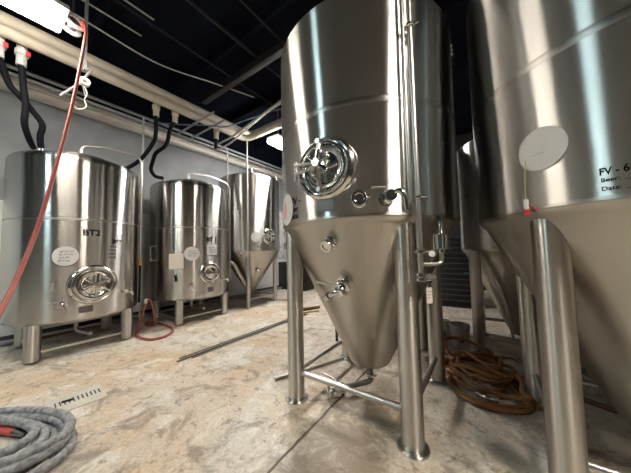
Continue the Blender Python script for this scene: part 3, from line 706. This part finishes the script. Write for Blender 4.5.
# red hose between the bright tanks
t = thing('wine_red_hose', 'wine red hose arched and looped on the floor between the bright tanks', 'hose')
pts = [(-5.16, 1.88, .50), (-5.2, 1.92, .56), (-5.2, 1.99, .50), (-5.2, 2.05, .24), (-5.3, 2.09, .06), (-5.48, 2.05, .03), (-5.62, 2.05, .03), (-5.66, 2.14, .03), (-5.4, 2.22, .022), (-4.95, 2.22, .022), (-4.62, 2.10, .022), (-4.47, 1.9, .022), (-4.52, 1.74, .022), (-4.74, 1.68, .022), (-5.03, 1.70, .022), (-5.2, 1.79, .05), (-5.17, 1.84, .3), (-5.15, 1.88, .52)]
bm = BM(); tube(bm, crom(pts, 7), .021, 12); link('hose', bm, M['darkred'], t)
bm = BM(); tube(bm, [(-5.15, 1.88, .50), (-5.15, 1.88, .59)], .030, 12); link('coupling', bm, M['fit'], t)

# orange hose pile between the central and right fermenters
rnd = random.Random(12); pts = []
for i in range(11):
    cx, cy = -.10+rnd.uniform(-.11, .11), 3.10+rnd.uniform(-.14, .34)
    a, b = rnd.uniform(.20, .32), rnd.uniform(.24, .38); rot = rnd.uniform(0, 3); ph = rnd.uniform(0, 6)
    if i == 0: cx, cy, a, b, rot = -.06, 2.98, .36, .37, 0
    if i == 1: cx, cy, a, b, rot = -.07, 3.0, .34, .36, .3
    for k in range(11):
        th_ = ph*0+2*math.pi*k/11
        x, y = a*math.cos(th_), b*math.sin(th_); z = .022+.021*i*.55+(.05*max(0, math.sin(th_*2+ph)) if i > 3 else 0)
        if i > 7: z += .11*max(0, math.sin(th_))
        p = Vector((cx+x*math.cos(rot)-y*math.sin(rot), cy+x*math.sin(rot)+y*math.cos(rot), z))
        for lx, ly in ((-.49, 2.90), (.30, 2.985), (-.13, 3.80), (-.78, 3.65)):
            d = Vector((p.x-lx, p.y-ly, 0))
            if d.length < .17: p += d.normalized()*(.17-d.length)
        pts.append(tuple(p))
t = thing('orange_hose_pile', 'orange brown hose heaped in loops between central and FV - 6 fermenters', 'hose')
bm = BM(); tube(bm, crom(pts, 5), .019, 10); link('hose', bm, M['orangehose'], t)
bm = BM(); tube(bm, crom([(-.14, 2.72, .07), (-.07, 2.685, .065), (.02, 2.70, .06)], 4), .022, 12); link('coupling', bm, M['fit'], t)

# floor hose behind the right tank
bm = BM(); tube(bm, crom([(.40, 3.32, .025), (.62, 3.2, .025), (.9, 3.07, .025), (1.3, 2.9, .025), (1.8, 2.85, .025)], 6), .022, 10); tag(link('dark_red_floor_hose', bm, M['deepred']), 'dark red hose on the floor under the FV - 6 tank', 'hose')

# bucket
def bucket(loc, s, label, mat='bucket'):
    t = thing('plastic_bucket', label, 'bucket', loc)
    bm = BM(); lathe(bm, [(0, 0), (.115*s, 0), (.12*s, .01), (.145*s, .33*s), (.155*s, .335*s), (.155*s, .36*s), (.14*s, .36*s), (.115*s, .02), (0, .02)], 32); b = link('pail', bm, M[mat], t)
    bm = BM(); tube(bm, crom([(-.15*s, 0, .33*s), (-.13*s, -.09*s, .22*s), (0, -.165*s, .17*s), (.13*s, -.09*s, .22*s), (.15*s, 0, .33*s)], 5), .004, 6); link('bail_handle', bm, M['rod'], t)
    bm = plate_bm(.06*s, .12*s, .002); wrap(bm, -75, .15*s, .131*s); link('sticker', bm, M['greyink'], t)
bucket((-.37, 4.08, 0), .85, 'white plastic bucket on the floor behind the orange hose')
bucket((-.61, 4.28, 0), .75, 'grey white bucket half hidden behind the leg left of the other bucket')

# stacked black trays
for j in range(13):
    z = .03+j*.125
    t = thing('stacking_tray', 'black plastic tray in the dark stack behind the fermenters', 'tray', (-.72+.006*((j*7) % 3), 7.0, z), 'black trays in the far stack')
    bm = BM(); box(bm, -.50, .36, -.3, .3, 0, .10, bevel=.008); link('tray_body', bm, M['black'], t)
    bm = BM(); box(bm, -.52, .38, -.32, .32, .10, .122, bevel=.004); link('rim', bm, M['trayrim'], t)
t = thing('pallet', 'dark low pallet beneath the black tray stack', 'pallet', (-.78, 7.0, 0)); bm = BM(); box(bm, -.5, .5, -.4, .4, 0, .029); link('deck', bm, M['black'], t, smooth=False)
t = thing('teal_clip', 'tiny teal clip on the edge of the black tray stack', 'clip', (-.40, 6.66, .78)); bm = BM(); box(bm, -.05, .05, -.012, .012, 0, .03, bevel=.004); link('clip_body', bm, M['teal'], t)

# pale unit hung in the dark behind the gap between the fermenters
t = thing('hanging_heater', 'small dim box heater hung under the dark ceiling in the gap beside FV - 6', 'heater', (-.43, 5.0, 4.98))
bm = BM(); box(bm, -.14, .14, -.12, .12, -.16, .14, bevel=.015); link('casing', bm, M['dimconduit'], t)
bm = BM()
for j in range(3): box(bm, -.115, .115, -.128, -.119, -.115+j*.08, -.07+j*.08)
link('louvre', bm, M['whitecloth'], t, smooth=False)
bm = BM(); tube(bm, [(0, 0, .13), (0, 0, ZC-4.98+.005)], .01, 8); link('hanger_rod', bm, M['dimconduit'], t)
bm = BM(); tube(bm, [(-.06, -.13, -.14), (-.07, -.13, -.45)], .012, 8); link('pull_cord', bm, M['paleconduit'], t)

# clutter at the far left end
t = thing('black_cabinet', 'black cabinet against the pale wall beyond the far fermenter', 'cabinet', (-5.98, 7.0, 0))
bm = BM(); box(bm, -.45, .75, -.3, .3, 0, 1.0, bevel=.01); link('carcass', bm, M['black'], t)
bm = BM(); box(bm, -.35, .12, -.315, -.3, .08, .92); d1 = link('door', bm, M['black_steel'], t, smooth=False)
bm = BM(); box(bm, .18, .65, -.315, -.3, .08, .92); d2 = link('door', bm, M['black_steel'], t, smooth=False)
bm = BM(); cyl(bm, (.22, -.33, .5), (.22, -.33, .6), .012); link('handle', bm, M['fit'], d2)
t = thing('pegboard', 'white pegboard of fittings on the left wall beyond the far fermenter', 'board', (X0+.004, 6.9, 0))
bm = BM(); box(bm, .0, .03, -.75, .75, 1.15, 2.95, bevel=.006); link('board_panel', bm, M['whitecloth'], t)
for j in range(12):
    bm = BM(); cyl(bm, (.028, -.6+.4*(j % 4), 2.75-.5*(j//4)), (.10, -.6+.4*(j % 4), 2.77-.5*(j//4)), .008, 8); link('peg', bm, M['rod'], t)
rows = ('top', 'middle', 'lowest'); cols = ('first', 'second', 'third', 'fourth')
for j in range(12):
    y, z = 6.9-.6+.4*(j % 4), 2.72-.5*(j//4); hh = rnd.uniform(.18, .34); kd = rnd.choice(('dark_steel', 'black', 'conduit'))
    bm = BM(); x = X0+.075
    tube(bm, bent([(x, y-.06, z-hh), (x, y-.055, z-.05), (x, y, z), (x, y+.055, z-.05), (x, y+.06, z-hh*.7)], .05), .022, 10)
    tag(link('hung_hose_end', bm, M[kd]), 'short hose end hung on the white pegboard, %s row, %s from the near side' % (rows[j//4], cols[j % 4]), 'hose end', 'hose ends on the pegboard')
for i, (x, y, lb) in enumerate(((-4.6, 6.9, 'small steel keg left of the other in the gap behind the central fermenter'), (-4.1, 7.2, 'small steel keg right of the other in the gap behind the central fermenter'))):
    t = thing('steel_keg', lb, 'keg', (x, y, 0)); bm = BM()
    lathe(bm, [(0, .03), (.14, .03), (.15, 0), (.18, 0), (.18, .08), (.2, .1), (.2, .25), (.205, .27), (.2, .29), (.2, .5), (.18, .52), (.18, .6), (.15, .6), (.14, .55), (0, .57)], 28); link('keg_shell', bm, M['dark_steel'], t)
    bm = BM(); cyl(bm, (0, 0, .56), (0, 0, .62), .035); link('keg_valve', bm, M['fit'], t)
t = thing('pump_cart', 'black pump cart on the floor beyond the central fermenter cone', 'cart', (-3.62, 5.9, 0))
bm = BM(); box(bm, -.22, .22, -.14, .14, .10, .16, bevel=.01); link('deck', bm, M['black'], t)
bm = BM(); lathe(bm, [(0, -.17), (.10, -.17), (.10, .12), (.06, .17), (0, .17)], 20, Matrix.Translation((0, 0, .27)) @ Matrix.Rotation(R_(90), 4, 'Y')); link('motor', bm, M['black'], t)
bm = BM(); tube(bm, bent([(-.2, 0, .16), (-.2, 0, .75), (-.2, .12, .8)], .05), .014, 8); link('push_handle', bm, M['rod'], t)
for sx in (-.16, .16):
    for sy in (-.13, .13):
        bm = BM(); cyl(bm, (sx, sy-.015, .05), (sx, sy+.015, .05), .05, 18); link('wheel', bm, M['rubber'], t)
for i, (x, y, a, mt, lb) in enumerate(((-3.60, 4.85, 60, 'wood', 'brown wooden strip lying on the floor behind the central fermenter left leg'), (-3.50, 4.70, 66, 'black', 'black bar lying on the floor between the wooden strips'), (-3.38, 4.47, 58, 'yellow', 'yellow strip lying nearest on the floor behind the central fermenter left leg'))):
    bm = BM(); box(bm, -.26, .26, -.03, .03, 0, .03, Matrix.Translation((x, y, 0)) @ Matrix.Rotation(R_(a), 4, 'Z'), bevel=.004); tag(link('floor_strip', bm, M[mt]), lb, 'board')
# floor pipes under / behind the tanks by the wall
pipe('floor_pipe', [(-6.3, .2, .05), (-6.3, 8.5, .05)], .04, M['conduit'], 'grey pipe lying along the foot of the left wall', 'pipe')
pipe('floor_pipe', [(-5.9, 4.9, .04), (-4.6, 5.15, .04)], .025, M['rod'], 'short steel pipe on the floor under the far fermenter', 'pipe')
pipe('floor_pipe', [(-1.95, 1.95, .02), (-1.35, 3.3, .02)], .015, M['rod'], 'thin steel pipe lying on the floor left of the central fermenter', 'pipe')
pipe('floor_post', [(-1.96, 3.31, 0), (-1.96, 3.31, .62)], .022, M['black_steel'], 'thin dark post standing on the floor behind the central fermenter cone', 'post')
